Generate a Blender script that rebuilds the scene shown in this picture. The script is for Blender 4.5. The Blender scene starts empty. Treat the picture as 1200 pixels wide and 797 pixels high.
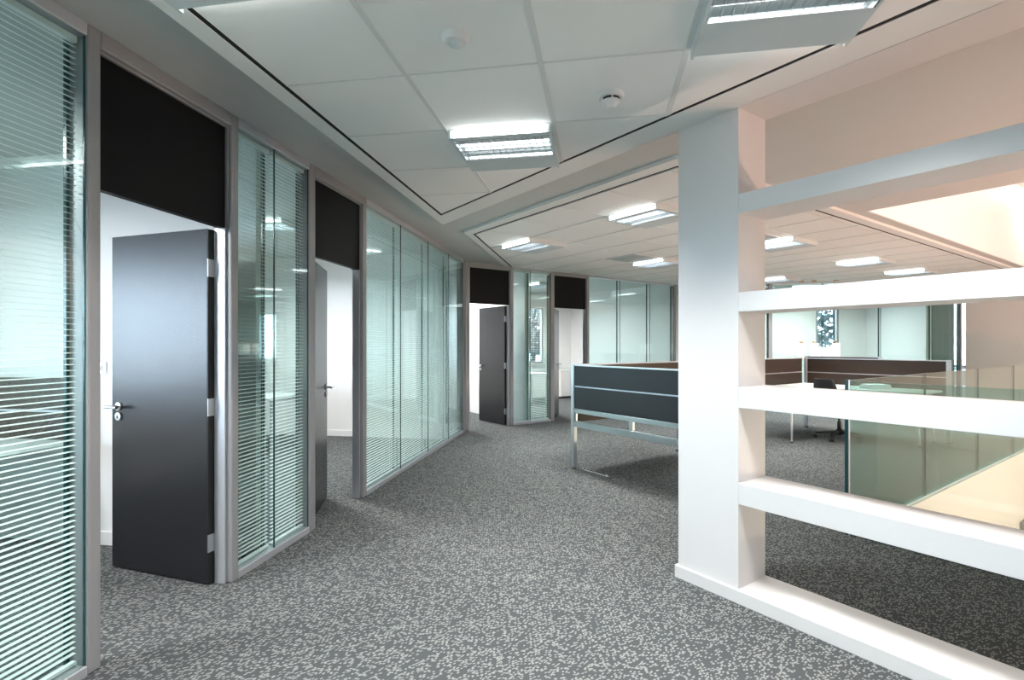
import bpy, bmesh, math, random
from mathutils import Matrix, Vector
random.seed(7)
C = bpy.context.scene.collection
S2 = math.sqrt(0.5)
SC = bpy.context.scene

# ---------------------------------------------------------------- camera, world, exposure
CAM_H = 1.38
YAW = math.atan(103 / 610.0)
cam = bpy.data.cameras.new('camera')
cam.sensor_fit = 'HORIZONTAL'; cam.sensor_width = 36.0
cam.lens = 36.0 * 610 / 1200.0
cam.shift_y = -(398.5 - 404) / 1200.0 * 1.0
cam.clip_start = 0.02
co = bpy.data.objects.new('camera', cam); C.objects.link(co)
co.location = (0, 0, CAM_H); co.rotation_euler = (math.pi / 2, 0, YAW)
SC.camera = co

w = bpy.data.worlds.new('sky'); SC.world = w; w.use_nodes = True
wn = w.node_tree.nodes; wl = w.node_tree.links; wn.clear()
wo = wn.new('ShaderNodeOutputWorld'); bg = wn.new('ShaderNodeBackground')
bg.inputs['Color'].default_value = (0.68, 0.83, 1.0, 1)
bg.inputs['Strength'].default_value = 9.0
wl.new(bg.outputs[0], wo.inputs[0])

SC.view_settings.view_transform = 'Standard'; SC.view_settings.look = 'None'
SC.view_settings.gamma = 1.0; SC.view_settings.use_curve_mapping = False
SC.view_settings.exposure = 0.97
SC.cycles.use_denoising = True
SC.cycles.max_bounces = 10; SC.cycles.diffuse_bounces = 5; SC.cycles.glossy_bounces = 4
SC.cycles.transparent_max_bounces = 24; SC.cycles.transmission_bounces = 6
SC.cycles.sample_clamp_indirect = 6.0
SC.cycles.caustics_reflective = False; SC.cycles.caustics_refractive = False

LUM = 0.72            # strength of the louvred ceiling lights
COOL = (1.0, 0.985, 0.965)
WARM = (1.0, 0.64, 0.49)

# ---------------------------------------------------------------- materials
def mat(name, col, rough=0.5, metal=0.0, spec=None, emit=None, es=0.0, coat=0.0):
    m = bpy.data.materials.new(name); m.use_nodes = True
    b = m.node_tree.nodes['Principled BSDF']
    b.inputs['Base Color'].default_value = (*col, 1)
    b.inputs['Roughness'].default_value = rough
    b.inputs['Metallic'].default_value = metal
    if spec is not None: b.inputs['Specular IOR Level'].default_value = spec
    if coat: b.inputs['Coat Weight'].default_value = coat; b.inputs['Coat Roughness'].default_value = 0.15
    if emit: b.inputs['Emission Color'].default_value = (*emit, 1); b.inputs['Emission Strength'].default_value = es
    return m

def noisy(name, col, rough, amount=0.06, scale=30, stretch=(1, 1, 1), metal=0.0, bump=0.0, spec=None):
    """paint, laminate, metal: a base colour with a slight procedural mottling"""
    m = mat(name, col, rough, metal, spec)
    nt = m.node_tree; N = nt.nodes; L = nt.links; b = N['Principled BSDF']
    tc = N.new('ShaderNodeTexCoord'); mp = N.new('ShaderNodeMapping'); mp.inputs['Scale'].default_value = stretch
    no = N.new('ShaderNodeTexNoise'); no.inputs['Scale'].default_value = scale; no.inputs['Detail'].default_value = 3
    mx = N.new('ShaderNodeMix'); mx.data_type = 'RGBA'
    mx.inputs['A'].default_value = (*[c * (1 - amount) for c in col], 1)
    mx.inputs['B'].default_value = (*[min(1, c * (1 + amount)) for c in col], 1)
    L.new(tc.outputs['Object'], mp.inputs[0]); L.new(mp.outputs[0], no.inputs['Vector'])
    L.new(no.outputs['Fac'], mx.inputs['Factor']); L.new(mx.outputs['Result'], b.inputs['Base Color'])
    if bump:
        bp = N.new('ShaderNodeBump'); bp.inputs['Strength'].default_value = bump; bp.inputs['Distance'].default_value = 0.002
        L.new(no.outputs['Fac'], bp.inputs['Height']); L.new(bp.outputs[0], b.inputs['Normal'])
    return m

def glass_mat(name, tint, refl=1.5):
    """thin architectural glazing: clear tinted pass-through plus a mirror reflection by Fresnel"""
    m = bpy.data.materials.new(name); m.use_nodes = True
    nt = m.node_tree; N = nt.nodes; L = nt.links; N.clear()
    out = N.new('ShaderNodeOutputMaterial'); mix = N.new('ShaderNodeMixShader')
    tr = N.new('ShaderNodeBsdfTransparent'); tr.inputs[0].default_value = (*tint, 1)
    gl = N.new('ShaderNodeBsdfGlossy'); gl.inputs['Roughness'].default_value = 0.005
    gl.inputs['Color'].default_value = (0.96, 1.0, 0.99, 1)
    f0 = ((refl - 1) / (refl + 1)) ** 2          # Schlick reflectance, alike on both faces of the sheet
    lw = N.new('ShaderNodeLayerWeight'); lw.inputs['Blend'].default_value = 0.5
    pw = N.new('ShaderNodeMath'); pw.operation = 'POWER'; pw.inputs[1].default_value = 5.0
    rm = N.new('ShaderNodeMapRange'); rm.inputs['To Min'].default_value = f0; rm.inputs['To Max'].default_value = 1.0
    L.new(lw.outputs['Facing'], pw.inputs[0]); L.new(pw.outputs[0], rm.inputs['Value'])
    L.new(rm.outputs[0], mix.inputs[0]); L.new(tr.outputs[0], mix.inputs[1]); L.new(gl.outputs[0], mix.inputs[2])
    L.new(mix.outputs[0], out.inputs[0])
    return m

def carpet_mat():
    m = mat('carpet', (0.1, 0.1, 0.1), 0.95, spec=0.15)
    nt = m.node_tree; N = nt.nodes; L = nt.links; b = N['Principled BSDF']
    tc = N.new('ShaderNodeTexCoord')
    n0 = N.new('ShaderNodeTexNoise'); n0.inputs['Scale'].default_value = 60; n0.inputs['Detail'].default_value = 1
    sub = N.new('ShaderNodeVectorMath'); sub.operation = 'SCALE'; sub.inputs['Scale'].default_value = 0.012
    add = N.new('ShaderNodeVectorMath'); add.operation = 'ADD'
    L.new(tc.outputs['Object'], n0.inputs['Vector']); L.new(n0.outputs['Color'], sub.inputs[0])
    L.new(tc.outputs['Object'], add.inputs[0]); L.new(sub.outputs[0], add.inputs[1])
    facs = []
    for rot, off in ((0.35, 0), (1.25, 3.3)):
        mp = N.new('ShaderNodeMapping'); mp.inputs['Rotation'].default_value = (0, 0, rot)
        mp.inputs['Location'].default_value = (off, off * .7, 0); mp.inputs['Scale'].default_value = (52, 96, 1)
        vo = N.new('ShaderNodeTexVoronoi'); vo.voronoi_dimensions = '2D'; vo.inputs['Scale'].default_value = 1.0
        vo.inputs['Randomness'].default_value = 1.0
        rm = N.new('ShaderNodeMapRange'); rm.inputs['From Min'].default_value = 0.44; rm.inputs['From Max'].default_value = 0.30
        # only some of the cells carry a fleck
        sp = N.new('ShaderNodeSeparateColor')
        gt = N.new('ShaderNodeMath'); gt.operation = 'GREATER_THAN'; gt.inputs[1].default_value = 0.66
        mu = N.new('ShaderNodeMath'); mu.operation = 'MULTIPLY'
        L.new(add.outputs[0], mp.inputs[0]); L.new(mp.outputs[0], vo.inputs['Vector'])
        L.new(vo.outputs['Distance'], rm.inputs['Value']); L.new(vo.outputs['Color'], sp.inputs[0])
        L.new(sp.outputs[0], gt.inputs[0]); L.new(rm.outputs[0], mu.inputs[0]); L.new(gt.outputs[0], mu.inputs[1])
        facs.append(mu)
    mxx = N.new('ShaderNodeMath'); mxx.operation = 'MAXIMUM'
    L.new(facs[0].outputs[0], mxx.inputs[0]); L.new(facs[1].outputs[0], mxx.inputs[1])
    n2 = N.new('ShaderNodeTexNoise'); n2.inputs['Scale'].default_value = 420; n2.inputs['Detail'].default_value = 2
    L.new(tc.outputs['Object'], n2.inputs['Vector'])
    ba = N.new('ShaderNodeMix'); ba.data_type = 'RGBA'
    ba.inputs['A'].default_value = (0.043, 0.048, 0.050, 1); ba.inputs['B'].default_value = (0.084, 0.092, 0.096, 1)
    L.new(n2.outputs['Fac'], ba.inputs['Factor'])
    mx = N.new('ShaderNodeMix'); mx.data_type = 'RGBA'; mx.inputs['B'].default_value = (0.225, 0.236, 0.225, 1)
    L.new(mxx.outputs[0], mx.inputs['Factor']); L.new(ba.outputs['Result'], mx.inputs['A'])
    L.new(mx.outputs['Result'], b.inputs['Base Color'])
    bp = N.new('ShaderNodeBump'); bp.inputs['Strength'].default_value = 0.35; bp.inputs['Distance'].default_value = 0.004
    L.new(n2.outputs['Fac'], bp.inputs['Height']); L.new(bp.outputs[0], b.inputs['Normal'])
    return m

def leaf_mat():
    m = mat('foliage', (0.05, 0.12, 0.05), 0.7)
    nt = m.node_tree; N = nt.nodes; L = nt.links; b = N['Principled BSDF']
    tc = N.new('ShaderNodeTexCoord'); no = N.new('ShaderNodeTexNoise'); no.inputs['Scale'].default_value = 5
    cr = N.new('ShaderNodeValToRGB'); cr.color_ramp.elements[0].color = (0.010, 0.020, 0.022, 1)
    cr.color_ramp.elements[1].color = (0.035, 0.055, 0.06, 1)
    L.new(tc.outputs['Object'], no.inputs['Vector']); L.new(no.outputs['Fac'], cr.inputs[0]); L.new(cr.outputs[0], b.inputs['Base Color'])
    return m

M = {
 'carpet': carpet_mat(),
 'white': noisy('white_paint', (0.84, 0.835, 0.83), 0.55, 0.015, 6),
 'screenwall': noisy('white_joinery_paint', (0.72, 0.70, 0.695), 0.45, 0.012, 4),
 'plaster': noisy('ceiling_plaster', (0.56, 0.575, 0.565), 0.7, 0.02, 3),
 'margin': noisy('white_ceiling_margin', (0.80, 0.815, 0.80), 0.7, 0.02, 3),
 'tile': noisy('ceiling_tile', (0.86, 0.87, 0.855), 0.8, 0.03, 260, bump=0.1),
 'tbar': noisy('ceiling_grid_bar', (0.69, 0.71, 0.70), 0.45, 0.02, 20),
 'gap': mat('shadow_gap_black', (0.006, 0.007, 0.007), 0.8),
 'alu': noisy('satin_aluminium', (0.33, 0.325, 0.33), 0.42, 0.04, 60, (1, 1, 0.05), metal=0.25),
 'alulight': noisy('pale_aluminium', (0.62, 0.63, 0.66), 0.35, 0.04, 60, (1, 1, 0.05), metal=0.6),
 'steel': noisy('brushed_steel', (0.62, 0.64, 0.66), 0.28, 0.05, 90, (1, 1, 0.1), metal=1.0),
 'panel': noisy('black_panel', (0.005, 0.005, 0.0055), 0.5, 0.25, 14, (1, 1, 12), spec=0.16),
 'leaf': noisy('black_stained_door', (0.010, 0.011, 0.013), 0.27, 0.25, 10, (1, 1, 14), spec=0.6),
 'edge': mat('door_edge_black', (0.006, 0.006, 0.006), 0.5),
 'glass': glass_mat('partition_glass', (0.925, 0.978, 0.972), 1.5),
 'glassg': glass_mat('balustrade_glass', (0.79, 0.90, 0.88), 1.5),
 'winglass': glass_mat('window_glass', (0.97, 0.99, 0.99), 1.45),
 'gedge': mat('glass_edge_teal', (0.015, 0.075, 0.08), 0.15),
 'slat': noisy('blind_slat', (0.78, 0.84, 0.83), 0.4, 0.02, 8),
 'cord': mat('blind_cord', (0.85, 0.87, 0.86), 0.6),
 'diff': mat('lamp_diffuser', (0.9, 0.9, 0.9), 0.5, emit=(0.97, 1.0, 0.99), es=4.0),
 'louvre': mat('louvre_blade', (0.80, 0.83, 0.86), 0.2, metal=0.9),
 'lampbody': noisy('lamp_panel', (0.62, 0.68, 0.69), 0.5, 0.02, 9),
 'plastic': mat('white_plastic', (0.80, 0.80, 0.78), 0.4),
 'dark': mat('dark_plastic', (0.015, 0.016, 0.018), 0.45),
 'wood': noisy('dark_wood_laminate', (0.040, 0.022, 0.014), 0.42, 0.30, 9, (1, 1, 18)),
 'screen': noisy('graphite_screen_board', (0.024, 0.024, 0.028), 0.5, 0.12, 12, (1, 1, 6)),
 'top': noisy('white_worktop', (0.72, 0.75, 0.73), 0.35, 0.02, 5),
 'fabric': noisy('black_fabric', (0.018, 0.018, 0.020), 0.85, 0.3, 300),
 'cream': noisy('cream_paint', (0.86, 0.80, 0.76), 0.6, 0.015, 3),
 'beige': noisy('beige_wall_paint', (0.60, 0.575, 0.545), 0.6, 0.015, 3),
 'greywall': noisy('grey_storage_panel', (0.20, 0.24, 0.235), 0.6, 0.1, 30, (8, 8, .2)),
 'shade': mat('opal_glass_shade', (0.95, 0.93, 0.9), 0.3, emit=(1.0, 0.97, 0.93), es=0.6),
 'paper': mat('white_paper', (0.85, 0.88, 0.9), 0.6),
 'bronze': noisy('warm_metal', (0.5, 0.36, 0.22), 0.35, 0.06, 40, metal=0.9),
 'bulb': mat('halogen_glass', (1, .9, .8), 0.3, emit=(1.0, 0.82, 0.62), es=25.0),
 'foliage': leaf_mat(),
 'stone': noisy('pale_paving', (0.35, 0.35, 0.33), 0.8, 0.1, 4),
}

# ---------------------------------------------------------------- helpers
class MB:
    def __init__(self): self.bm = bmesh.new()
    def box(self, lo, hi, X=None):
        x0, y0, z0 = [min(a, b) for a, b in zip(lo, hi)]; x1, y1, z1 = [max(a, b) for a, b in zip(lo, hi)]
        vs = [Vector(v) for v in ((x0,y0,z0),(x1,y0,z0),(x1,y1,z0),(x0,y1,z0),(x0,y0,z1),(x1,y0,z1),(x1,y1,z1),(x0,y1,z1))]
        if X is not None: vs = [X @ v for v in vs]
        v = [self.bm.verts.new(p) for p in vs]
        for f in ((0,3,2,1),(4,5,6,7),(0,1,5,4),(1,2,6,5),(2,3,7,6),(3,0,4,7)): self.bm.faces.new([v[i] for i in f])
        return self
    def prism(self, pts, z0, z1):
        """vertical prism over a counter-clockwise outline"""
        n = len(pts)
        a = [self.bm.verts.new((p[0], p[1], z0)) for p in pts]; b = [self.bm.verts.new((p[0], p[1], z1)) for p in pts]
        self.bm.faces.new(a[::-1]); self.bm.faces.new(b)
        for i in range(n): self.bm.faces.new((a[i], a[(i+1) % n], b[(i+1) % n], b[i]))
        return self
    def tube(self, pts, r, seg=10, r2=None):
        pts = [Vector(p) for p in pts]; rings = []
        for i, p in enumerate(pts):
            d = (pts[min(i+1, len(pts)-1)] - pts[max(i-1, 0)]).normalized()
            u = d.orthogonal().normalized() if i == 0 else (u - u.dot(d) * d).normalized()
            v = d.cross(u); rr = r if r2 is None else r + (r2 - r) * i / (len(pts) - 1)
            rings.append([self.bm.verts.new(p + rr * (math.cos(2*math.pi*k/seg) * u + math.sin(2*math.pi*k/seg) * v)) for k in range(seg)])
        for a, b in zip(rings, rings[1:]):
            for k in range(seg): self.bm.faces.new((a[k], a[(k+1) % seg], b[(k+1) % seg], b[k]))
        self.bm.faces.new(rings[0][::-1]); self.bm.faces.new(rings[-1])
        return self
    def lathe(self, prof, c=(0, 0, 0), seg=28):
        rings = [[self.bm.verts.new((c[0] + r*math.cos(2*math.pi*k/seg), c[1] + r*math.sin(2*math.pi*k/seg), c[2] + z)) for k in range(seg)] for r, z in prof]
        for a, b in zip(rings, rings[1:]):
            for k in range(seg): self.bm.faces.new((a[k], a[(k+1) % seg], b[(k+1) % seg], b[k]))
        self.bm.faces.new(rings[0][::-1]); self.bm.faces.new(rings[-1])
        return self
    def build(self, name, m, parent=None, bevel=0.0, smooth=False):
        bmesh.ops.recalc_face_normals(self.bm, faces=self.bm.faces)
        me = bpy.data.meshes.new(name); self.bm.to_mesh(me); self.bm.free()
        me.materials.append(m if not isinstance(m, str) else M[m])
        if smooth:
            for p in me.polygons: p.use_smooth = True
            me.set_sharp_from_angle(angle=math.radians(40))
        o = bpy.data.objects.new(name, me); C.objects.link(o)
        if parent is not None: o.parent = parent
        if bevel:
            b = o.modifiers.new('bevel', 'BEVEL'); b.width = bevel; b.segments = 2; b.limit_method = 'ANGLE'
        return o

def empty(name, loc=(0, 0, 0), rz=0.0):
    o = bpy.data.objects.new(name, None); C.objects.link(o); o.location = loc; o.rotation_euler = (0, 0, rz)
    o.empty_display_size = 0.1
    return o
def thing(name, label, cat, loc=(0, 0, 0), rz=0.0, group=None):
    return tag(empty(name, loc, rz), label, cat, group)
def tag(o, label, cat, group=None):
    o['label'] = label; o['category'] = cat
    if group: o['group'] = group
    return o
def struct(o): o['kind'] = 'structure'; return o
def copy_tree(o, parent=None):
    c = o.copy(); C.objects.link(c)
    if parent is not None: c.parent = parent
    for ch in list(o.children): copy_tree(ch, c)
    return c
def PQ(p, q): return ((q - p) * S2, (p + q) * S2)
R45 = math.radians(45)
def clip(poly, n, c):
    """keep the side n.x <= c of a convex polygon"""
    out = []
    for i, a in enumerate(poly):
        b = poly[(i+1) % len(poly)]
        da = n[0]*a[0] + n[1]*a[1] - c; db = n[0]*b[0] + n[1]*b[1] - c
        if da <= 0: out.append(a)
        if (da < 0 < db) or (db < 0 < da):
            t = da / (da - db); out.append((a[0] + t*(b[0]-a[0]), a[1] + t*(b[1]-a[1])))
    return out
def clip_all(poly, planes):
    for n, c in planes:
        poly = clip(poly, n, c)
        if len(poly) < 3: return []
    return poly

# ---------------------------------------------------------------- floor and ceiling
ZU = 2.72             # plaster ceiling
V_P0, V_P1, V_Q0, V_Q1 = -3.2, 1.65, 4.21, 13.4      # stair void in the floor (p, q)
def ring(p0, p1, q0, q1, hp0, hp1, hq0, hq1):
    """rectangle with a rectangular hole, in frame (x = q, y = p)"""
    return [(q0, p0, hq0, p1), (hq1, p0, q1, p1), (hq0, p0, hq1, hp0), (hq0, hp1, hq1, p1)]
fl = MB()
for a, b, c, d in ring(-5.2, 13, -8, 15.5, V_P0, V_P1, V_Q0, V_Q1): fl.box((a, b, -0.3), (c, d, 0))
o = struct(fl.build('floor', 'carpet')); o.rotation_euler = (0, 0, R45)

H_P1, H_Q0 = 2.18, 5.95                               # opening over the stair
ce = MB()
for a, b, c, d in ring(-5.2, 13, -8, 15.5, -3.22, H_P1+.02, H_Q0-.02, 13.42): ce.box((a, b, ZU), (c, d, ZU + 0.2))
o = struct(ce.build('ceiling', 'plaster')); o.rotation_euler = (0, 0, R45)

T = 0.635
XW = [( -1, 0), (0, -1)]
def raft(planes, inset_planes, grid, frame, z, zt):
    """plaster margin, black shadow gap, tile field and grid bars of one ceiling raft"""
    big = [(-20, -20), (20, -20), (20, 20), (-20, 20)]
    outer = clip_all(big, planes); inner = clip_all(big, inset_planes)
    g = 0.014
    mid_o = clip_all(big, [(n, c + g) for n, c in inset_planes]); mid_i = clip_all(big, [(n, c - g) for n, c in inset_planes])
    # margin between outer and mid_o, as mitred quads along the shared edges
    mg = MB(); n = len(outer)
    for i in range(n):
        a, b = outer[i], outer[(i+1) % n]; c, d = mid_o[(i+1) % n], mid_o[i]
        if math.hypot(a[0]-d[0], a[1]-d[1]) < 0.003 and math.hypot(b[0]-c[0], b[1]-c[1]) < 0.003: continue
        mg.prism([a, b, c, d], z, zt)
    struct(mg.build('ceiling', 'margin'))
    struct(MB().prism(mid_o, z + 0.003, zt).build('ceiling', 'gap'))
    struct(MB().prism(mid_i, z, z + 0.003).build('ceiling', 'tile'))
    # grid bars
    tb = MB(); fx, fy = frame
    for (ax, ox, wd) in ((0, grid[0], 0.024), (1, grid[1], 0.010)):
        for k in range(-30, 31):
            c0 = ox + k * T
            n1 = fx if ax == 0 else fy
            planes2 = [(n1, c0 + wd / 2), ((-n1[0], -n1[1]), -(c0 - wd / 2))]
            pl = clip_all(mid_i, planes2)
            if len(pl) >= 3: tb.prism(pl, z - (0.004 if ax == 0 else 0.0025), z + 0.001)
    struct(tb.build('ceiling', 'tbar'))

pv, qv = (-S2, S2), (S2, S2)
neg = lambda v: (-v[0], -v[1])
Z1, Z2 = 2.65, 2.69
raft([((0, -1), 3.98), (qv, 2.60), ((-1, 0), 1.64)], [((0, -1), 3.98), (qv, 2.385), ((-1, 0), 1.53)], (-0.899, 2.968 - 4*T), ((1, 0), (0, 1)), Z1, ZU)
raft([((0, -1), -3.0), (neg(qv), -3.07), ((0, 1), 11.80), (pv, 7.17), ((-1, 0), 1.57), (neg(pv), -2.30)],
     [((0, -1), -3.0), (neg(qv), -3.21), ((0, 1), 11.80), (pv, 7.17), ((-1, 0), 1.47), (neg(pv), -2.42)],
     (3.86, 3.13), (qv, pv), Z2, ZU)

# ---------------------------------------------------------------- outer walls
def wall(name, m, x0, y0, x1, y1, z0, z1, th=0.12, holes=()):
    """wall whose visible face runs from (x0,y0) to (x1,y1), thickness to its left; holes (s0,s1,za,zb)"""
    L = math.hypot(x1-x0, y1-y0); mb = MB(); s = 0.0
    for (a, b, za, zb) in sorted(holes):
        mb.box((s, 0, z0), (a, th, z1)); mb.box((a, 0, z0), (b, th, za)); mb.box((a, 0, zb), (b, th, z1)); s = b
    mb.box((s, 0, z0), (L, th, z1))
    o = struct(mb.build(name, m)); o.location = (x0, y0, 0); o.rotation_euler = (0, 0, math.atan2(y1-y0, x1-x0))
    return o
NW = [0]
def outside_window(x0, y0, x1, y1, s0, s1, za, zb, th=0.12, mull=()):
    NW[0] += 1
    r = struct(empty('window_%d' % (20 + NW[0]), (x0, y0, 0), math.atan2(y1-y0, x1-x0)))
    f = MB(); b = 0.05
    f.box((s0, 0.02, za), (s0+b, 0.09, zb)); f.box((s1-b, 0.02, za), (s1, 0.09, zb))
    f.box((s0+b, 0.02, za), (s1-b, 0.09, za+b)); f.box((s0+b, 0.02, zb-b), (s1-b, 0.09, zb))
    for k in mull: f.box((k-0.025, 0.02, za+b), (k+0.025, 0.09, zb-b))
    f.build('window_frame', 'alu', r)
    MB().box((s0-0.03, -0.08, za-0.03), (s1+0.03, 0.02, za)).build('window_sill', 'white', r)
    MB().box((s0+b, 0.05, za+b), (s1-b, 0.056, zb-b)).build('window_pane', 'winglass', r)
    l = bpy.data.lights.new('daylight_portal', 'AREA'); l.shape = 'RECTANGLE'; l.size = s1-s0; l.size_y = zb-za
    l.cycles.is_portal = True
    lo = bpy.data.objects.new('daylight_portal', l); C.objects.link(lo); lo.parent = r
    lo.location = ((s0+s1)/2, th+0.01, (za+zb)/2); lo.rotation_euler = (-math.pi/2, 0, 0)

XW0 = -5.0
PE = 10.6
cw = (XW0, PE/S2 + XW0)                              # corner of the outer facades
WW = [(2.3, 6.1, 0.9, 2.35), (8.0, 10.7, 0.9, 2.35)]
wall('wall_west', 'white', XW0, -4, XW0, cw[1], 0, ZU, holes=WW)
for a in WW: outside_window(XW0, -4, XW0, cw[1], *a, mull=[a[0] + (a[1]-a[0])/2])
pe = PQ(PE, 9.54); L2 = math.hypot(pe[0]-cw[0], pe[1]-cw[1]); q0 = (cw[0]+cw[1])*S2
W2 = [(4.25-q0, 5.35-q0, 0.9, 2.35), (7.75-q0, 8.55-q0, 0.9, 2.35)]
wall('wall_north_west', 'white', cw[0], cw[1], pe[0], pe[1], 0, ZU, holes=W2)
for a in W2: outside_window(cw[0], cw[1], pe[0], pe[1], *a)
W3 = [(5.44+0.75, 5.98+0.75, 0.9, 2.35)]
wall('wall_north', 'white', -0.75, 14.4, 7.75, 14.4, 0, ZU, holes=W3)
for a in W3: outside_window(-0.75, 14.4, 7.75, 14.4, *a)
E2 = (-2.1 + 5.30*S2, 8.1 + 5.30*S2)
# wall beyond the stair, beige, and the well walls above and below
bq = 13.45
bw = PQ(3.235, bq); be = PQ(-5.2, bq)
wall('wall_far', 'beige', bw[0], bw[1], be[0], be[1], 0, ZU + .2)
wall('wall_east', 'white', be[0], be[1], *PQ(-5.2, -0.457), 0, ZU)
WS = [(3.6, 5.2, 0.9, 2.2)]  # window added behind the viewer to let in general fill daylight
wall('wall_south', 'white', 3.36, -4, -5, -4, 0, ZU, holes=WS)
for a in WS: outside_window(3.36, -4, -5, -4, *a, mull=[(a[0]+a[1])/2])
WN = [(1.3, 2.3, 0.9, 2.35)]
wall('wall_north_east', 'white', 7.75, 14.4, 7.40, 11.85, 0, ZU, holes=WN)
for a in WN: outside_window(7.75, 14.4, 7.40, 11.85, *a)
# upper well
a = PQ(H_P1, H_Q0); b = PQ(H_P1, 13.4); c = PQ(-3.2, 13.4); d = PQ(-3.2, H_Q0)
for nm, (s, e) in (('wall_well_west', (a, b)), ('wall_well_north', (b, c)), ('wall_well_east', (c, d)), ('wall_well_south', (d, a))):
    wall(nm, 'white', s[0], s[1], e[0], e[1], ZU + 0.002, 5.6)
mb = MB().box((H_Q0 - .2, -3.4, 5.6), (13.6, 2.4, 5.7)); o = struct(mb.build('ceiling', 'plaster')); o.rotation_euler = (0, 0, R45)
# lower well (storey below)
a = PQ(V_P1, V_Q0); b = PQ(V_P1, 13.4); c = PQ(-3.2, 13.4); d = PQ(-3.2, V_Q0)
for nm, (s, e) in (('wall_stair_west', (a, b)), ('wall_stair_north', (b, c)), ('wall_stair_east', (c, d)), ('wall_stair_south', (d, a))):
    wall(nm, 'cream', s[0], s[1], e[0], e[1], -5.0, -0.30)
mb = MB().box((V_Q0 - .2, -3.4, -5.1), (13.6, 1.85, -5.0)); o = struct(mb.build('floor', 'cream')); o.rotation_euler = (0, 0, R45)
# painted slab edge lining round the void
ed = MB()
ed.box((V_Q0, V_P1-0.02, -0.33), (V_Q1, V_P1, 0.012)); ed.box((V_Q0, V_P0, -0.33), (V_Q0+0.02, V_P1-0.02, 0.012))
ed.box((V_Q1-0.02, V_P0, -0.33), (V_Q1, V_P1-0.02, 0.012))
o = struct(ed.build('trim_1', 'cream')); o.rotation_euler = (0, 0, R45)

# dividing walls between the offices (with a low skirting)
ND = [0]
def divider(a, b, th=0.10):
    ND[0] += 1
    L = math.hypot(b[0]-a[0], b[1]-a[1]); r = struct(MB().box((0, -th/2, 0), (L, th/2, ZU)).build('wall_office_%d' % ND[0], 'white'))
    r.location = (a[0], a[1], 0); r.rotation_euler = (0, 0, math.atan2(b[1]-a[1], b[0]-a[0]))
    k = MB(); k.box((0, -th/2-0.012, 0), (L, -th/2, 0.09)); k.box((0, th/2, 0), (L, th/2+0.012, 0.09))
    s = struct(k.build('baseboard_office_%d' % ND[0], 'white')); s.location = r.location; s.rotation_euler = r.rotation_euler
divider((-2.22, 3.13), (XW0, 3.13))
divider((-2.22, 7.38), (XW0, 7.38))
C2 = (-2.1, 8.1); qC = (C2[0]+C2[1])*S2; pC = (-C2[0]+C2[1])*S2
divider(PQ(pC+0.12, qC+1.30), PQ(PE, qC+1.30))
divider(PQ(pC+0.12, qC+5.30), PQ(PE, qC+5.30))
divider((6.66, 11.97), (6.66, 14.4))

# ---------------------------------------------------------------- the facetted partition
TOP = ZU
def post(parent, s0, s1, depth=0.11, z1=TOP):
    return MB().box((s0, 0, 0), (s1, depth, z1)).build('post', 'alu', parent, bevel=0.008)
NG = [0]
def glazing(org, rz, s0, s1, joints, lead=True, z1=TOP, ends=(0, 0)):
    """double skinned glazed bay: head and sill rails, glass edge joints and two sheets per module"""
    NG[0] += 1
    r = struct(empty('window_%d' % NG[0], (org[0], org[1], 0), rz))
    f = MB(); f.box((s0, 0.0, z1-0.055), (s1, 0.11, z1)); f.box((s0, 0.0, 0), (s1, 0.11, 0.045))
    f.build('window_frame', 'alulight', r, bevel=0.004)
    cuts = [s0] + list(joints) + [s1]
    for i, (a, b) in enumerate(zip(cuts, cuts[1:])):
        a2 = a + (0.003 if i else 0.0); b2 = b - (0.003 if i < len(cuts)-2 else 0.0)
        MB().box((a2, 0.012, 0.045), (b2, 0.018, z1-0.055)).build('window_pane', 'glass', r)
        MB().box((a2, 0.092, 0.045), (b2, 0.098, z1-0.055)).build('window_pane', 'glass', r)
        ge = MB()
        if i: ge.box((a-0.004, 0.0115, 0.045), (a+0.004, 0.0185, z1-0.055)); ge.box((a-0.012, 0.090, 0.045), (a+0.012, 0.102, z1-0.055))
        if i == 0: ge.box((a, 0.012, 0.045), (a+0.004, 0.019, z1-0.055))
        if i == len(cuts)-2: ge.box((b-0.005, 0.011, 0.045), (b, 0.019, z1-0.055)); ge.box((b-0.014, 0.090, 0.045), (b, 0.104, z1-0.055))
        ge.build('glass_edge', 'gedge', r)
    return r
def blind(org, rz, a, b, label, group='venetian blinds between the glass of the office partition', z1=TOP-0.06, pitch=0.024, wid=0.017, knob=False):
    r = thing('venetian_blind', label, 'blind', (org[0], org[1], 0), rz, group)
    y = 0.055; zt = z1 - 0.03; n = int((zt - 0.07) / pitch)
    MB().box((a, y-0.013, z1-0.026), (b, y+0.013, z1-0.001)).build('headrail', 'slat', r)
    mb = MB()
    for k in range(n):
        z = zt - 0.012 - k * pitch
        mb.box((a, y - wid/2, z - 0.0007), (b, y + wid/2, z + 0.0007), Matrix.Translation((0, y, z)) @ Matrix.Rotation(math.radians(8), 4, 'X') @ Matrix.Translation((0, -y, -z)))
    mb.build('slats', 'slat', r)
    MB().box((a, y-0.010, 0.052), (b, y+0.010, 0.066)).build('bottom_rail', 'slat', r)
    L = b - a
    for s in ([a + L*0.2, a + L*0.8] if L > 0.3 else [a + L*0.5]):
        for dy in (-0.010, 0.010): MB().tube([(s, y+dy, 0.06), (s, y+dy, z1-0.02)], 0.0010, 5).build('ladder_cord', 'cord', r)
    return r
ZD = 2.045
NDR = [0]
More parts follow.
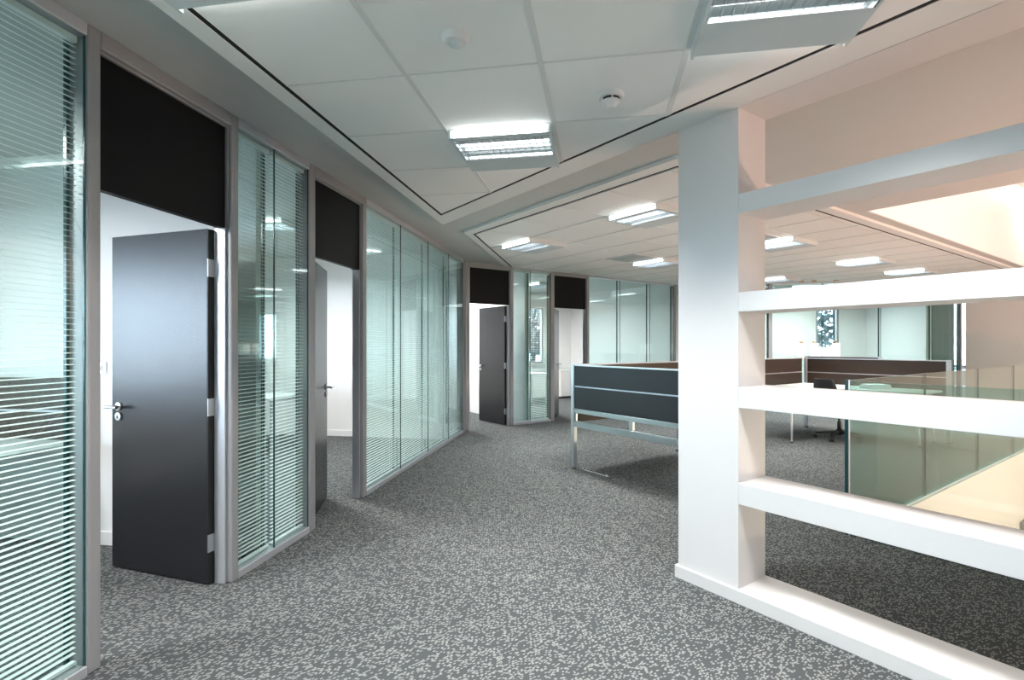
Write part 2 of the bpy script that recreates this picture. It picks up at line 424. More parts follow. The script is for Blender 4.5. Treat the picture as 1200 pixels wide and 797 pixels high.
def door(org, rz, s0, s1, hinge, ang):
    """door in a partition: posts' frame head, black overpanel, open leaf with ironmongery"""
    NDR[0] += 1
    r = struct(empty('door_%d' % NDR[0], (org[0], org[1], 0), rz))
    W = s1 - s0
    MB().box((s0, 0, TOP-0.075), (s1, 0.11, TOP)).build('frame_head', 'alu', r, bevel=0.008)
    fr = MB(); fr.box((s0, 0.02, ZD+0.008), (s0+0.012, 0.11, TOP-0.075)); fr.box((s1-0.012, 0.02, ZD+0.008), (s1, 0.11, TOP-0.075)); fr.box((s0+.012, 0.02, TOP-0.087), (s1-.012, 0.11, TOP-0.075))
    fr.build('overpanel_bead', 'alu', r)
    MB().box((s0+0.012, 0.035, ZD+0.008), (s1-0.012, 0.075, TOP-0.087)).build('overpanel', 'panel', r)
    jb = MB(); jb.box((s0, 0.035, 0), (s0+0.014, 0.10, ZD+0.008)); jb.box((s1-0.014, 0.035, 0), (s1, 0.10, ZD+0.008))
    jb.build('door_jamb', 'alulight', r)
    # leaf in its own frame: pivot at hinge, x away from the hinge, y into the office when shut
    sx = 1 if hinge == 'left' else -1
    px_ = s0 + 0.010 if hinge == 'left' else s1 - 0.010
    th = math.radians(ang)
    def X(v):   # leaf coordinates (along, thickness, z) -> bay coordinates
        a, t, z = v
        dx, dy = math.cos(th)*sx, math.sin(th)
        nx, ny = -math.sin(th)*sx, math.cos(th)
        return Vector((px_ + a*dx + t*nx, 0.105 + a*dy + t*ny, z))
    LW = W - 0.02; t0, t1 = -0.044, 0.0
    def lbox(a0, a1, tt0, tt1, z0, z1, name, m, par, bevel=0.0):
        mb = MB().box((a0, tt0, z0), (a1, tt1, z1))
        for v in mb.bm.verts: v.co = X(v.co)
        return mb.build(name, m, par, bevel=bevel)
    lf = lbox(0.004, LW, t0, t1, 0.008, ZD, 'door_leaf', 'leaf', r, 0.002)
    lbox(-0.001, 0.0035, t0+0.001, t1-0.001, 0.01, ZD-0.002, 'leaf_edge', 'edge', lf)
    for z in (0.24, 1.02, 1.82):
        lbox(-0.006, -0.0015, t0-0.004, t1-0.006, z-0.05, z+0.05, 'hinge', 'steel', r)
    for side, y in ((-1, t0), (1, t1)):
        tmp = MB(); x = LW - 0.06; z = 1.00
        rose = MB().lathe([(0.0255, 0), (0.0255, 0.008), (0.02, 0.010)], seg=20)
        for v in rose.bm.verts: v.co = X((x + v.co.x, y + side*v.co.z, z + v.co.y))
        rose.tube([X((x, y+side*0.008, z)), X((x, y+side*0.050, z))], 0.0095, 10)
        rose.tube([X((x-0.055, y+side*0.052, z)), X((x, y+side*0.052, z)), X((x+0.045, y+side*0.052, z))], 0.0095, 10)
        ho = rose.build('lever_handle', 'steel', lf, smooth=True)
        k = MB().lathe([(0.0245, 0), (0.0245, 0.009), (0.012, 0.010)], seg=20)
        for v in k.bm.verts: v.co = X((x + v.co.x, y + side*v.co.z, z-0.062 + v.co.y))
        k.build('key_rose', 'steel', lf, smooth=True)
        kk = MB().box((x-0.004, y+side*0.0095, z-0.072), (x+0.004, y+side*0.0115, z-0.052))
        for v in kk.bm.verts: v.co = X(v.co)
        kk.build('keyhole', 'edge', lf)
    return r
NP = [0]
def sposts(org, rz, spans):
    for a, b in spans:
        NP[0] += 1
        o = struct(MB().box((a, 0, 0), (b, 0.11, TOP)).build('trim_%d' % (1 + NP[0]), 'alu', bevel=0.009))
        o.location = (org[0], org[1], 0); o.rotation_euler = (0, 0, rz)

OA, RA = (-2.1, 0.0), math.pi/2
OB, RB = C2, R45
OC, RC = E2, 0.0
sposts(OA, RA, [(1.841, 1.901), (2.70, 2.76), (3.52, 3.602), (4.402, 4.472), (-1.36, -1.30)])
glazing(OA, RA, -1.30, 1.841, [0.30])
blind(OA, RA, 0.315, 1.832, 'closest blind, cut by the left edge of the photo, in front of an office desk')
door(OA, RA, 1.901, 2.70, 'right', 99)
glazing(OA, RA, 2.76, 3.52, [3.118])
blind(OA, RA, 2.766, 3.105, 'blind right of the first open black door, in front of grey wall')
blind(OA, RA, 3.132, 3.513, 'blind left of the second open door, in front of a bright white office')
door(OA, RA, 3.602, 4.402, 'left', 20)
jA = [5.324, 6.233, 7.131]
glazing(OA, RA, 4.472, 7.90, jA)
for (a, b), lb in zip(((4.478, 5.31), (5.338, 6.22), (6.247, 7.118), (7.145, 7.89)), (
        'widest blind just right of the second door, nearest of the four in that long bay',
        'second blind of the long four pane bay, counted from the second door',
        'third blind of the long four pane bay, counted from the second door',
        'narrowest blind of the long four pane bay, beside the corner post')):
    blind(OA, RA, a, b, lb)
sposts(OA, RA, [(7.90, 8.055)])
sposts(OB, RB, [(-0.0, 0.055), (0.855, 0.92), (1.745, 1.83), (2.63, 2.69), (5.24, 5.30)])
door(OB, RB, 0.055, 0.855, 'right', 88)
glazing(OB, RB, 0.92, 1.745, [1.288])
blind(OB, RB, 0.926, 1.276, 'blind just right of the far open black door, in front of grey wall')
blind(OB, RB, 1.302, 1.738, 'blind left of the farthest door, with a bright outside window behind it')
door(OB, RB, 1.83, 2.63, 'left', 42.5)
glazing(OB, RB, 2.69, 5.24, [3.54, 4.44])
sposts(OC, RC, [(0.06, 0.10), (1.90, 1.97), (5.52, 5.55)])
glazing(OC, RC, 0.10, 1.90, [1.0])
glazing(OC, RC, 1.97, 5.52, [2.98, 4.065, 5.01])
mb = MB()
for k in range(12): mb.box((5.04 + k*0.037, 0.125, 0.06), (5.04 + k*0.037 + 0.034, 0.13, 2.25), )
o = tag(mb.build('vertical_blind', 'greywall'), 'dark grey green vertical blind behind the narrow far pane beside the beige wall', 'blind')
o.location = (OC[0], OC[1], 0)

# ---------------------------------------------------------------- open white shelf wall
sw = empty('wall_screen'); struct(sw); sw.rotation_euler = (0, 0, R45)
P_END = -2.4
def swb(name, q0, q1, p0, p1, z0, z1): return MB().box((q0, p0, z0), (q1, p1, z1)).build(name, 'screenwall', sw, bevel=0.002)
swb('pillar', 2.60, 2.87, 1.567, 1.95, 0.072, 2.66)
swb('pillar', 2.60, 2.87, P_END-0.38, P_END, 0.072, 2.66)
for nm, z0, z1 in (('shelf', 2.083, 2.185), ('shelf', 1.556, 1.660), ('shelf', 1.042, 1.154), ('shelf', 0.526, 0.640)):
    swb(nm, 2.60, 2.87, P_END, 1.567, z0, z1)
swb('header', 2.60, 2.87, P_END, 1.567, 2.648, ZU)
swb('plinth', 2.585, 2.885, P_END-0.4, 1.965, 0, 0.072)

# ---------------------------------------------------------------- ceiling lights
def make_light():
    r = thing('ceiling_light', 'x', 'ceiling light')
    W = T/2 - 0.012; D = 0.052         # hangs a little under the tiles: near side lit, louvre, blank panel
    b = MB(); b.box((-W, -W, -0.004), (W, W, 0.0)); b.box((-W, -W, -D), (-W+0.012, W, -0.004)); b.box((W-0.012, -W, -D), (W, W, -0.004))
    b.build('body', 'lampbody', r)
    MB().box((-W+0.03, -W, -D+0.006), (W-0.03, -W+0.022, -0.022)).build('diffuser', 'diff', r, bevel=0.004)
    MB().box((-W+0.03, W-0.022, -D+0.020), (W-0.03, W, -0.008)).build('diffuser', 'diffs', r)
    MB().box((-W+0.012, 0.055, -D), (W-0.012, W-0.024, -D+0.006)).build('blank_panel', 'lampbody', r)
    MB().box((-W+0.012, -W, -D), (W-0.012, -W+0.036, -D+0.005)).build('edge_strip', 'lampbody', r)
    lv = MB()
    y0, y1 = -W+0.040, 0.055
    for k in range(15):
        x = -W + 0.02 + k * (2*W-0.04) / 14; lv.box((x-0.0012, y0, -D), (x+0.0012, y1, -D+0.022))
    for k in range(4):
        y = y0 + k * (y1-y0) / 3; lv.box((-W+0.012, y-0.0018, -D), (W-0.012, y+0.0018, -D+0.022))
    lv.build('louvre', 'louvre', r)
    tb = MB()
    for y in (y0 + 0.06, y1 - 0.06): tb.tube([(-W+0.03, y, -0.016), (W-0.03, y, -0.016)], 0.008, 10)
    tb.build('fluorescent_tube', 'tubes', r, smooth=True)
    l = bpy.data.lights.new('louvre_light', 'AREA'); l.shape = 'RECTANGLE'; l.size = 2*W-0.06; l.size_y = y1-y0-0.02
    l.energy = 24 * LUM; l.color = COOL; l.spread = math.radians(108)
    lo = bpy.data.objects.new('louvre_light', l); C.objects.link(lo); lo.parent = r
    lo.location = (0, (y0+y1)/2, -D-0.001)
    return r
M['diffs'] = mat('lamp_back_diffuser', (0.9, 0.9, 0.9), 0.5, emit=(0.97, 1.0, 0.99), es=3.0)
M['tubes'] = mat('lamp_tube', (0.9, 0.9, 0.9), 0.5, emit=(0.97, 1.0, 0.99), es=2.2)
g1 = 'louvred ceiling lights over the corridor'
g2 = 'louvred ceiling lights over the open office'
g3 = 'louvred ceiling lights inside the glazed offices'
lights = [
 ((-0.5815, 3.2855, Z1), 0, 'louvred ceiling light over the corridor, nearest the ceiling corner', g1),
 ((0.6875, 2.0170, Z1), 0, 'large louvred ceiling light cut by the top edge, above the white pillar', g1),
 ((-1.2165, 1.3820, Z1), 0, 'ceiling light of which only a blank grey corner shows at top left', g1),
 ((0.6875, 0.1120, Z1), 0, 'louvred ceiling light over the corridor behind the viewer, right side', g1),
 ((-0.5815, -0.5230, Z1), 0, 'louvred ceiling light over the corridor behind the viewer, left side', g1),
 ((2.5925, -0.5230, Z1), 0, 'louvred ceiling light over the corridor behind the viewer, far right', g1)]
hp = T/2
for (p, q, lb) in ((3.13+hp, 3.86+hp, 'ceiling light in the open office just left of the white pillar, largest there'),
                   (5.06+hp, 3.86+hp, 'ceiling light in the open office nearest the left glass partition corner'),
                   (5.06+hp, 6.40+hp, 'ceiling light in the open office above the low screens beside a vent'),
                   (3.13+hp, 6.40+hp, 'largest ceiling light in the shelf opening, touching the pillar edge, next to a vent'),
                   (3.13+hp, 8.94+hp, 'middle one of the ceiling lights in the shelf opening'),
                   (3.13+hp, 10.85+hp, 'rightmost of the ceiling lights in the shelf opening'),
                   (5.06+hp, 10.0+hp, 'smallest ceiling light in the shelf opening, low beside the pillar')):
    x, y = PQ(p, q); lights.append(((x, y, Z2), -R45, lb, g2))
proto = make_light()
for i, (loc, rz, lb, g) in enumerate(lights):
    o = proto if i == 0 else copy_tree(proto)
    o.location = loc; o['label'] = lb; o['group'] = g
    o.rotation_euler = (0, 0, 0 if rz == 0 else R45 - math.pi/2 + math.pi/2)
# raft two: the lit side faces the viewer (low q), so local y must run along q
for o in [o for o in C.objects if o.name.startswith('ceiling_light') and o.get('group') == g2]:
    o.rotation_euler = (0, 0, -R45)
for (x, y, rz, lb) in ((-3.6, 1.0, 0, 'ceiling light inside the first office, behind the nearest blind'),
                       (-3.6, 5.3, 0, 'ceiling light inside the white office behind the long glazed bay'),
                       (*PQ(9.0, 4.6), -R45, 'ceiling light inside the corner office behind the far black door'),
                       (*PQ(9.0, 7.2), -R45, 'ceiling light inside the office behind the farthest door'),
                       (4.6, 13.0, 0, 'ceiling light inside the far office behind the three pendants')):
    o = copy_tree(proto); o.location = (x, y, ZU); o.rotation_euler = (0, 0, rz); o['label'] = lb; o['group'] = g3
    for ch in o.children:
        if ch.type == 'LIGHT':
            ch.data = ch.data.copy(); ch.data.energy = 56; ch.data.spread = math.radians(165); ch.data.color = (1.0, 0.98, 0.96)

# ---------------------------------------------------------------- ceiling devices
r = thing('smoke_detector', 'white round smoke detector with a dark slotted ring on a ceiling tile', 'smoke detector', (0.055, 2.69, Z1))
MB().lathe([(0.066, 0), (0.066, -0.014), (0.060, -0.022), (0.050, -0.022)]).build('base', 'plastic', r, smooth=True)
MB().lathe([(0.046, -0.022), (0.043, -0.034)]).build('slot_ring', 'dark', r, smooth=True)
d = MB().lathe([(0.046, -0.034), (0.045, -0.040), (0.030, -0.052), (0.022, -0.066), (0.012, -0.068)])
for k in range(5):
    a = k*2*math.pi/5 - 1.45; d.box((0.040, -0.003, -0.036), (0.049, 0.003, -0.021), Matrix.Rotation(a, 4, 'Z'))
d.build('cap', 'plastic', r, smooth=True)
r = thing('motion_sensor', 'small white round motion sensor on a ceiling tile near the top edge', 'sensor', (-0.585, 2.07, Z1))
MB().lathe([(0.056, 0), (0.056, -0.014), (0.044, -0.030)]).build('base', 'plastic', r, smooth=True)
MB().lathe([(0.030, -0.028), (0.028, -0.038), (0.018, -0.047), (0.006, -0.050)]).build('lens', 'lampbody', r, smooth=True)
def vent(p, q, lb):
    x, y = PQ(p, q); r = thing('air_vent', lb, 'vent', (x, y, Z2), -R45, 'square air vents in the open office ceiling')
    h = 0.29
    f = MB(); f.box((-h, -h, -0.008), (h, -h+0.03, 0)); f.box((-h, h-0.03, -0.008), (h, h, 0)); f.box((-h, -h+.03, -0.008), (-h+0.03, h-.03, 0)); f.box((h-0.03, -h+.03, -0.008), (h, h-.03, 0))
    f.build('frame', 'tbar', r); MB().box((-h+.03, -h+.03, -0.002), (h-.03, h-.03, 0)).build('backing', 'greywall', r)
    s = MB()
    for k in range(9): s.box((-h+.03, -h+.06+k*.055, -0.007), (h-.03, -h+.075+k*.055, -0.002))
    s.build('blades', 'tbar', r)
vent(5.06+hp+0.0, 6.40-hp, 'dark square air vent beside the ceiling light above the low screens')
vent(3.13+hp+0.1, 6.40-hp, 'dark square air vent beside the large light at the pillar edge')

# ---------------------------------------------------------------- glass balustrade
r = thing('glass_balustrade', 'green glass balustrade round the stair opening behind the white shelves', 'balustrade', (0, 0, 0), R45)
qs = [4.20, 5.77, 7.385, 8.89, 10.4, 11.9, 13.3]
for a, b in zip(qs, qs[1:]):
    g = MB().box((a+0.006, V_P1+0.015, 0.0), (b-0.006, V_P1+0.030, 1.12)).build('glass_panel', 'glassg', r)
    MB().box((b-0.005, V_P1+0.0155, 0.0), (b+0.005, V_P1+0.0295, 1.12)).build('joint', 'gedge', r)
ps = [V_P1+0.01, 0.10, -1.5, -3.1]
for a, b in zip(ps, ps[1:]):
    MB().box((V_Q0-0.035, b+0.006, 0.0), (V_Q0-0.020, a-0.006, 1.12)).build('glass_panel', 'glassg', r)
    MB().box((V_Q0-0.0345, b-0.005, 0.0), (V_Q0-0.0205, b+0.005, 1.12)).build('joint', 'gedge', r)
MB().box((V_Q0-0.040, V_P1+0.012, 0), (V_Q0-0.016, V_P1+0.034, 1.125)).build('corner_post', 'gedge', r)
MB().box((V_Q0-0.046, V_P1+0.002, 0), (V_Q0-0.034, V_P1+0.008, 1.125)).build('post_trim', 'steel', r)
bs = MB(); bs.box((V_Q0, V_P1+0.003, 0), (13.3, V_P1+0.014, 0.022)); bs.box((V_Q0, V_P1+0.031, 0), (13.3, V_P1+0.037, 0.022))
bs.build('base_channel', 'white', r)

# ---------------------------------------------------------------- wall lamps in the well (warm)
def wall_lamp(p, q, z, rz, lb, energy=60, tilt=0.0):
    x, y = PQ(p, q)
    r = thing('wall_lamp', lb, 'wall lamp', (x, y, z), rz, 'warm floodlights high in the stair well')
    MB().box((-0.05, -0.02, -0.06), (0.05, 0.0, 0.06)).build('back_plate', 'plastic', r, bevel=0.004)
    MB().tube([(0, -0.02, 0), (0, -0.10, 0.02), (0, -0.16, 0.0)], 0.012, 8).build('arm', 'steel', r, smooth=True)
    h = MB().box((-0.11, -0.26, -0.05), (0.11, -0.15, 0.03)).build('lamp_head', 'bronze', r, bevel=0.012)
    MB().box((-0.09, -0.25, -0.056), (0.09, -0.16, -0.051)).build('lens', 'bulb', h)
    MB().tube([(-0.05, -0.2, 0.03), (-0.05, -0.2, 0.08), (0.05, -0.2, 0.08), (0.05, -0.2, 0.03)], 0.006, 8).build('yoke', 'steel', h, smooth=True)
    l = bpy.data.lights.new('flood_light', 'AREA'); l.shape = 'RECTANGLE'; l.size = 0.16; l.size_y = 0.08
    l.energy = energy; l.color = (1.0, 0.88, 0.82)
    lo = bpy.data.objects.new('flood_light', l); C.objects.link(lo); lo.parent = r; lo.location = (0, -0.205, -0.062); lo.rotation_euler = (-tilt, 0, 0)
    return r
wall_lamp(H_P1, 12.2, 4.1, R45, 'warm floodlight on the bright well wall at the right edge', 14)
wall_lamp(-3.2, 8.0, 3.9, R45 + math.pi, 'added warm fill light, unseen, on the hidden side of the stair well, far end', 58, 1.15)  # added out of view to light the upper well wall evenly
wall_lamp(-3.2, 6.4, 3.9, R45 + math.pi, 'added warm fill light, unseen, on the hidden side of the stair well, near end', 58, 1.15)  # second unseen fill, added for the same upper wall

x, y = PQ(V_P1 - 0.001, 9.22)
r = thing('bulkhead_lamp', 'small grey box lamp low on the cream stair wall at the right edge', 'wall lamp', (x, y, -0.94), R45)
MB().box((-0.16, -0.09, -0.07), (0.16, 0.0, 0.07)).build('housing', 'alu', r, bevel=0.012)
MB().box((-0.13, -0.10, -0.045), (0.13, -0.09, 0.045)).build('cover', 'lampbody', r, bevel=0.004)
def stair_uplight(p, q, z, rz, lb, energy):
    x, y = PQ(p, q)
    r = thing('stair_uplight', lb, 'wall lamp', (x, y, z), rz, 'warm uplights down in the stair well')
    MB().box((-0.05, -0.015, -0.07), (0.05, 0.0, 0.03)).build('back_plate', 'plastic', r, bevel=0.004)
    MB().box((-0.13, -0.15, -0.06), (0.13, -0.015, 0.0)).build('lamp_head', 'bronze', r, bevel=0.01)
    MB().box((-0.12, -0.14, 0.0), (0.12, -0.025, 0.004)).build('lens', 'bulb', r)
    l = bpy.data.lights.new('up_light', 'AREA'); l.shape = 'RECTANGLE'; l.size = 0.22; l.size_y = 0.1
    l.energy = energy; l.color = WARM
    lo = bpy.data.objects.new('up_light', l); C.objects.link(lo); lo.parent = r; lo.location = (0, -0.085, 0.075); lo.rotation_euler = (math.pi + 0.85, 0, 0)
stair_uplight(-3.2, 6.6, -0.55, R45 + math.pi, 'warm uplight on the hidden east side of the stair well, nearer one', 102)
stair_uplight(-3.2, 9.4, -0.55, R45 + math.pi, 'warm uplight on the hidden east side of the stair well, farther one', 102)

wall_lamp(-3.2, 8.0, -1.6, R45 + math.pi, 'added warm fill light, unseen, on the hidden east wall low in the stair well', 22, 1.3)  # added out of view to brighten the cream wall below floor level

# ---------------------------------------------------------------- workstations
def desk_screen(p0, q0, length, along, lb, m='screen', m2=None, posts=(True, True), foot=True, rails=True, lift=0.67):
    """low two-board screen on posts; origin at its left post, running along local +x"""
    x, y = PQ(p0, q0)
    r = thing('desk_screen', lb, 'desk screen', (x, y, 0), along, 'low board screens round the desks')
    pw = 0.052
    mm = m2 or m
    MB().box((pw, 0.010, 0.925), (length, 0.040, 1.145)).build('upper_board', m, r, bevel=0.002)
    MB().box((pw, 0.010, lift+0.005), (length, 0.040, 0.912)).build('lower_board', m, r, bevel=0.002)
    MB().box((pw, 0.006, 1.145), (length, 0.044, 1.160)).build('top_trim', 'alulight', r, bevel=0.002)
    MB().box((pw, 0.007, 0.912), (length, 0.043, 0.925)).build('middle_trim', 'alulight', r, bevel=0.001)
    if posts[0]: MB().box((0, 0, 0.01), (pw, 0.05, 1.165)).build('post', 'alulight', r, bevel=0.006)
    if posts[1]: MB().box((length, 0, 0.01), (length+pw, 0.05, 1.165)).build('post', 'alulight', r, bevel=0.006)
    for on, xx in ((posts[0], pw/2), (posts[1], length+pw/2)):
        if on: MB().lathe([(0.022, 0), (0.022, 0.012)], (xx, 0.025, 0)).build('glide', 'dark', r)
    if rails:
        MB().box((pw, 0.004, 0.625), (length, 0.046, lift)).build('upper_rail', 'steel', r, bevel=0.003)
        MB().box((pw, 0.004, 0.468), (length, 0.046, 0.532)).build('lower_rail', 'steel', r, bevel=0.003)
        MB().box((pw*1.2, 0.012, 0.532), (pw*1.2+.012, 0.038, 0.625)).build('rail_strut', 'steel', r)
        MB().box((length*0.52, 0.010, 0.532), (length*0.52+0.05, 0.04, 0.625)).build('rail_strut', 'steel', r)
    return r
A_m = -R45                        # running along -p
A_q = R45                         # running along +q
desk_screen(4.36, 3.905, 1.62, A_m, 'near graphite screen with two steel rails below, left of white pillar')
desk_screen(4.36-0.0, 3.99, 1.9, A_q, 'brown board screen running back behind the near graphite screen', m='wood', posts=(False, True), rails=False, lift=0.50)
desk_screen(4.36, 5.97, 1.55, A_q, 'brown board screen mostly hidden behind the white pillar', m='wood', posts=(False, True), rails=False, lift=0.50)
desk_screen(4.36, 7.60, 1.58, A_q, 'short brown board screen seen right beside the pillar through the shelves', m='wood', posts=(False, False), rails=False, lift=0.50)
desk_screen(4.34, 9.18, 1.92, A_m, 'long dark brown screen behind the white L desk, ending in a steel post', m='wood', rails=False, lift=0.50)
desk_screen(5.1, 10.8, 1.28, A_m, 'far low screen just showing above the long brown one', m='wood', rails=False, lift=0.50)

def leg(parent, x, y, h=0.70, dx=0.06, dy=0.03):
    l = MB().tube([(x, y, h), (x + dx, y + dy, 0.02)], 0.022, 10, r2=0.012).build('leg', 'alulight', parent, smooth=True)
    MB().lathe([(0.020, 0), (0.020, 0.018), (0.012, 0.022)], (x+dx, y+dy, 0)).build('glide', 'dark', l)
# L desk: local x = q, local y = p
def l_desk(p0, q0, Lp, Lq, lb, mirror=False):
    """corner desk: one wing along the spine (q), one along the cross screen (p); outer corner at (p0, q0)"""
    x, y = PQ(p0, q0)
    r = thing('corner_desk', lb, 'desk', (x, y, 0), R45, 'white corner desks inside the screens')
    s = -1 if mirror else 1       # wing runs towards -q (seen cluster) or +q
    pts = [(0, 0), (0, -Lp), (-s*0.72, -Lp), (-s*0.76, -1.15), (-s*0.95, -0.88), (-s*1.2, -0.74), (-s*Lq, -0.70), (-s*Lq, 0)]
    if s > 0: pts = pts[::-1]
    MB().prism(pts, 0.712, 0.737).build('worktop', 'top', r, bevel=0.003)
    MB().box((-s*0.05, -Lp+0.15, 0.655), (-s*0.09, -0.1, 0.712)).build('support_beam', 'alulight', r)
    MB().box((-s*(Lq-.1), -0.09, 0.655), (-s*0.12, -0.05, 0.712)).build('support_beam', 'alulight', r)
    for (a, b, dx, dy) in ((-s*(Lq-0.12), -0.62, -s*0.05, -0.03), (-s*(Lq-0.12), -0.10, -s*0.05, 0.03), (-s*0.62, -Lp+0.12, -s*0.03, -0.05), (-s*0.10, -Lp+0.12, s*0.03, -0.05), (-s*0.10, -0.10, 0, 0)):
        if mirror and abs(a) < 0.2: continue
        leg(r, a, b, 0.71, dx, dy)
    return r
l_desk(4.33, 9.15, 1.88, 1.78, 'white corner desk seen through the shelves, with paper and black chair')
l_desk(4.33, 3.98, 1.55, 1.75, 'corner desk tucked behind the near graphite screen left of the pillar', mirror=True)

def office_chair(x, y, rz, lb):
    r = thing('office_chair', lb, 'chair', (x, y, 0), rz)
    b = MB()
    for k in range(5):
        a = k*2*math.pi/5 + 0.2; c, s = math.cos(a), math.sin(a)
        b.tube([(0.03*c, 0.03*s, 0.115), (0.16*c, 0.16*s, 0.10), (0.30*c, 0.30*s, 0.075)], 0.024, 8, r2=0.014)
    b.lathe([(0.04, 0.07), (0.04, 0.15), (0.03, 0.16)])
    b.build('star_base', 'dark', r, smooth=True)
    for k in range(5):
        a = k*2*math.pi/5 + 0.2; c, s = math.cos(a), math.sin(a)
        m = MB()
        for t in (-0.014, 0.014):
            cx, cy = 0.30*c - s*t, 0.30*s + c*t
            m.tube([(cx - s*0.008, cy + c*0.008, 0.0285), (cx + s*0.008, cy - c*0.008, 0.0285)], 0.028, 14)
        m.build('castor', 'dark', r, smooth=True)
    g = MB().tube([(0, 0, 0.14), (0, 0, 0.27)], 0.026, 14); g.tube([(0, 0, 0.26), (0, 0, 0.41)], 0.015, 12); g.build('gas_lift', 'dark', r, smooth=True)
    MB().box((-0.11, -0.10, 0.385), (0.11, 0.12, 0.425)).build('seat_mechanism', 'dark', r, bevel=0.01)
    st = MB().box((-0.24, -0.23, 0.425), (0.24, 0.24, 0.495)).build('seat', 'fabric', r, bevel=0.03)
    bk = MB()
    n = 8; m_ = 9; rows = []
    for i in range(m_):
        z = 0.55 + i*0.34/(m_-1); wd = 0.21 - 0.05*((i-2.5)/(m_-1))**2*2
        yy = -0.235 - 0.05*(i/(m_-1))**1.5
        rows.append([(wd*(2*j/n-1), yy + 0.045*((2*j/n-1)**2), z) for j in range(n+1)])
    V = [[bk.bm.verts.new(p) for p in rw] for rw in rows]; V2 = [[bk.bm.verts.new((p[0], p[1]-0.045, p[2])) for p in rw] for rw in rows]
    for i in range(m_-1):
        for j in range(n):
            bk.bm.faces.new((V[i][j], V[i][j+1], V[i+1][j+1], V[i+1][j])); bk.bm.faces.new((V2[i][j+1], V2[i][j], V2[i+1][j], V2[i+1][j+1]))
    for j in range(n): bk.bm.faces.new((V[0][j+1], V[0][j], V2[0][j], V2[0][j+1])); bk.bm.faces.new((V[-1][j], V[-1][j+1], V2[-1][j+1], V2[-1][j]))
    for i in range(m_-1): bk.bm.faces.new((V[i][0], V[i+1][0], V2[i+1][0], V2[i][0])); bk.bm.faces.new((V[i+1][-1], V[i][-1], V2[i][-1], V2[i+1][-1]))
    bk.build('backrest', 'fabric', r, bevel=0.012, smooth=True)
    MB().tube([(0, -0.08, 0.405), (0, -0.27, 0.42), (0, -0.30, 0.50), (0, -0.295, 0.68)], 0.018, 8).build('back_stem', 'dark', r, smooth=True)
    for s in (-1, 1):
        ar = MB().tube([(s*0.10, 0.02, 0.41), (s*0.27, 0.02, 0.43), (s*0.285, 0.0, 0.62)], 0.014, 8)
        ar.box((s*0.285-0.035, -0.11, 0.62), (s*0.285+0.035, 0.13, 0.645)); ar.build('armrest', 'dark', r, smooth=True)
    return r
office_chair(*(3.43, 8.25), math.radians(-70), 'black swivel chair at the white corner desk behind the shelves')

x, y = PQ(3.12, 8.72)
r = thing('paper_stack', 'small stack of white paper on the corner desk, seen through the balustrade', 'paper', (x, y, 0.737), math.radians(12))
MB().box((-0.16, -0.11, 0), (0.16, 0.11, 0.05)).build('lower_sheets', 'paper', r, bevel=0.002)
MB().box((-0.14, -0.10, 0.050), (0.15, 0.09, 0.068)).build('upper_sheets', 'paper', r, bevel=0.002)

# thin steel frame lying on the carpet at the foot of the near screen
r = thing('floor_bracket', 'thin steel wire frame lying on the carpet under the near screen', 'bracket', (*PQ(4.20, 3.93), 0), -R45)
MB().tube([(0.0, 0.0, 0.03), (0.0, 0.03, 0.006), (0.36, 0.03, 0.006), (0.36, 0.0, 0.03)], 0.005, 8).build('wire', 'steel', r, smooth=True)

# ---------------------------------------------------------------- pendants over the far side
for xx, zz, lb in ((4.08, 1.13, 'left one of three white cylinder lamps showing above the brown screen'),
                   (4.32, 1.13, 'middle one of three white cylinder lamps showing above the brown screen'),
                   (4.73, 1.13, 'right one of three white cylinder lamps showing above the brown screen')):
    r = thing('pendant_lamp', lb, 'pendant lamp', (xx, 11.52, zz), 0, 'three white cylinder pendants above the far screens')
    MB().lathe([(0.066, 0.0), (0.070, 0.01), (0.070, 0.27), (0.064, 0.28)]).build('shade', 'shade', r, smooth=True)
    MB().lathe([(0.035, 0.28), (0.03, 0.32), (0.006, 0.33)]).build('cap', 'bronze', r, smooth=True)
    MB().tube([(0, 0, 0.33), (0, 0, Z2 - zz - 0.02)], 0.0025, 6).build('cable', 'plastic', r)
    MB().lathe([(0.05, Z2-zz-0.025), (0.05, Z2-zz)]).build('ceiling_rose', 'bronze', r, smooth=True)

# ---------------------------------------------------------------- things inside the offices
def office_desk(x0, y0, x1, y1, lb, rz=0, group=None):
    L, D = x1-x0, y1-y0
    r = thing('office_desk', lb, 'desk', (x0, y0, 0), rz, group)
    MB().box((0, 0, 0.70), (L, D, 0.725)).build('worktop', 'top', r, bevel=0.003)
    MB().box((0.08, D-0.06, 0.62), (L-0.08, D-0.03, 0.70)).build('rail', 'alulight', r)
    for a in (0.06, L-0.06):
        for b in (0.06, D-0.06):
            MB().tube([(a, b, 0.70), (a, b, 0.0)], 0.02, 8).build('leg', 'alulight', r, smooth=True)
    return r
office_desk(-4.95, 2.42, -3.46, 3.03, 'white desk in the first office, behind the closest blind')
r = thing('desk_screen', 'brown screen with a pale band on the desk behind the closest blind', 'desk screen', (-4.95, 3.035, 0.725), 0, None)
MB().box((0, -0.03, 0.0), (1.49, 0.0, 0.19)).build('lower_board', 'wood', r, bevel=0.002)
MB().box((0, -0.033, 0.19), (1.49, 0.0, 0.205)).build('middle_trim', 'alulight', r)
MB().box((0, -0.03, 0.205), (1.49, 0.0, 0.425)).build('upper_board', 'wood', r, bevel=0.002)
office_desk(-4.97, 5.8, -3.95, 6.5, 'white desk in the second office, seen through the blind left of its door')
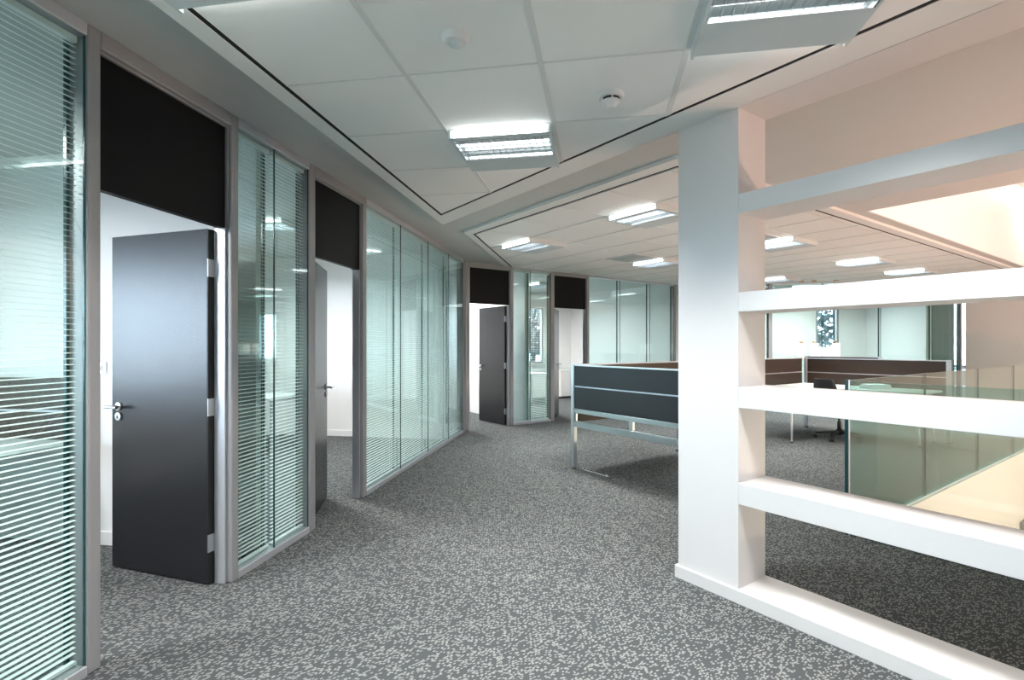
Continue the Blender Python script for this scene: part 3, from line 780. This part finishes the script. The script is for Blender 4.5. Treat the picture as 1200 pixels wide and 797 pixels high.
def cupboard(x, y, rz, w_, lb):
    r = thing('low_cupboard', lb, 'cupboard', (x, y, 0), rz, None)
    MB().box((0, 0, 0.05), (w_, 0.45, 0.70)).build('body', 'plastic', r, bevel=0.003)
    MB().box((0.02, 0.03, 0), (w_-0.02, 0.43, 0.05)).build('plinth', 'dark', r)
    MB().box((-0.01, -0.02, 0.70), (w_+0.01, 0.46, 0.725)).build('top', 'top', r, bevel=0.002)
    for k in range(2):
        dd = MB().box((k*w_/2+0.004, -0.018, 0.055), ((k+1)*w_/2-0.004, 0.0, 0.695)).build('door', 'plastic', r, bevel=0.002)
        hx = w_/2 + (0.05 if k else -0.05)
        MB().tube([(hx, -0.045, 0.45), (hx, -0.045, 0.58)], 0.006, 8).build('handle', 'steel', dd)
cupboard(*PQ(10.12, 8.72), math.pi*0.75 - math.pi/2, 0.0+0.75, 'low white cupboard standing inside the office behind the farthest door')
office_desk(0, 0, 1.5, 0.7, 'white desk in the far office, below the outside window behind the blind', rz=R45)
bpy.data.objects[[o.name for o in C.objects if o.name.startswith('office_desk')][-1]].location = (*PQ(9.3, 6.2), 0)
# light switch beside the first door
r = thing('light_switch', 'small steel light switch on the wall inside the first office', 'switch', (-3.40, 3.13-0.0501, 1.22), 0)
MB().box((-0.043, -0.008, -0.043), (0.043, 0, 0.043)).build('plate', 'steel', r, bevel=0.002)
MB().box((-0.012, -0.012, -0.018), (0.012, -0.008, 0.018)).build('rocker', 'plastic', r, bevel=0.001)

# ---------------------------------------------------------------- outside
gm = MB()
for a, b, c, d in ring(-60, 80, -60, 80, -4.0, 4.0, 3.0, 14.5): gm.box((a, b, -0.6), (c, d, -0.5))
gr = struct(gm.build('ground', 'stone')); gr.rotation_euler = (0, 0, R45)
def tree(x, y, h, lb, seed):
    rnd = random.Random(seed)
    r = thing('tree', lb, 'tree', (x, y, -0.5), 0, 'trees outside the office windows')
    MB().tube([(0, 0, 0), (0.1, 0.05, h*0.35), (0.0, 0.1, h*0.7)], 0.16, 8, r2=0.06).build('trunk', 'wood', r, smooth=True)
    m = MB()
    for k in range(2600):
        a = rnd.random()*6.283; z = h*(0.3+0.7*rnd.random()); rr = h*0.30*math.sqrt(rnd.random())*(1.15-abs((z/h)-0.6))
        c = Vector((rr*math.cos(a), rr*math.sin(a), z)); s = 0.10+0.13*rnd.random()
        u = Vector((rnd.gauss(0,1), rnd.gauss(0,1), rnd.gauss(0,1))).normalized(); v = u.orthogonal().normalized()
        p = [c+u*s, c+v*s*0.5, c-u*s, c-v*s*0.5]
        m.bm.faces.new([m.bm.verts.new(q) for q in p])
    m.build('foliage', 'foliage', r)
tree(-2.6, 19.8, 5.2, 'leafy tree outside, seen through the blind left of the farthest door', 3)
tree(11.2, 27.5, 6.0, 'leafy tree outside the far narrow window above the brown screens', 5)
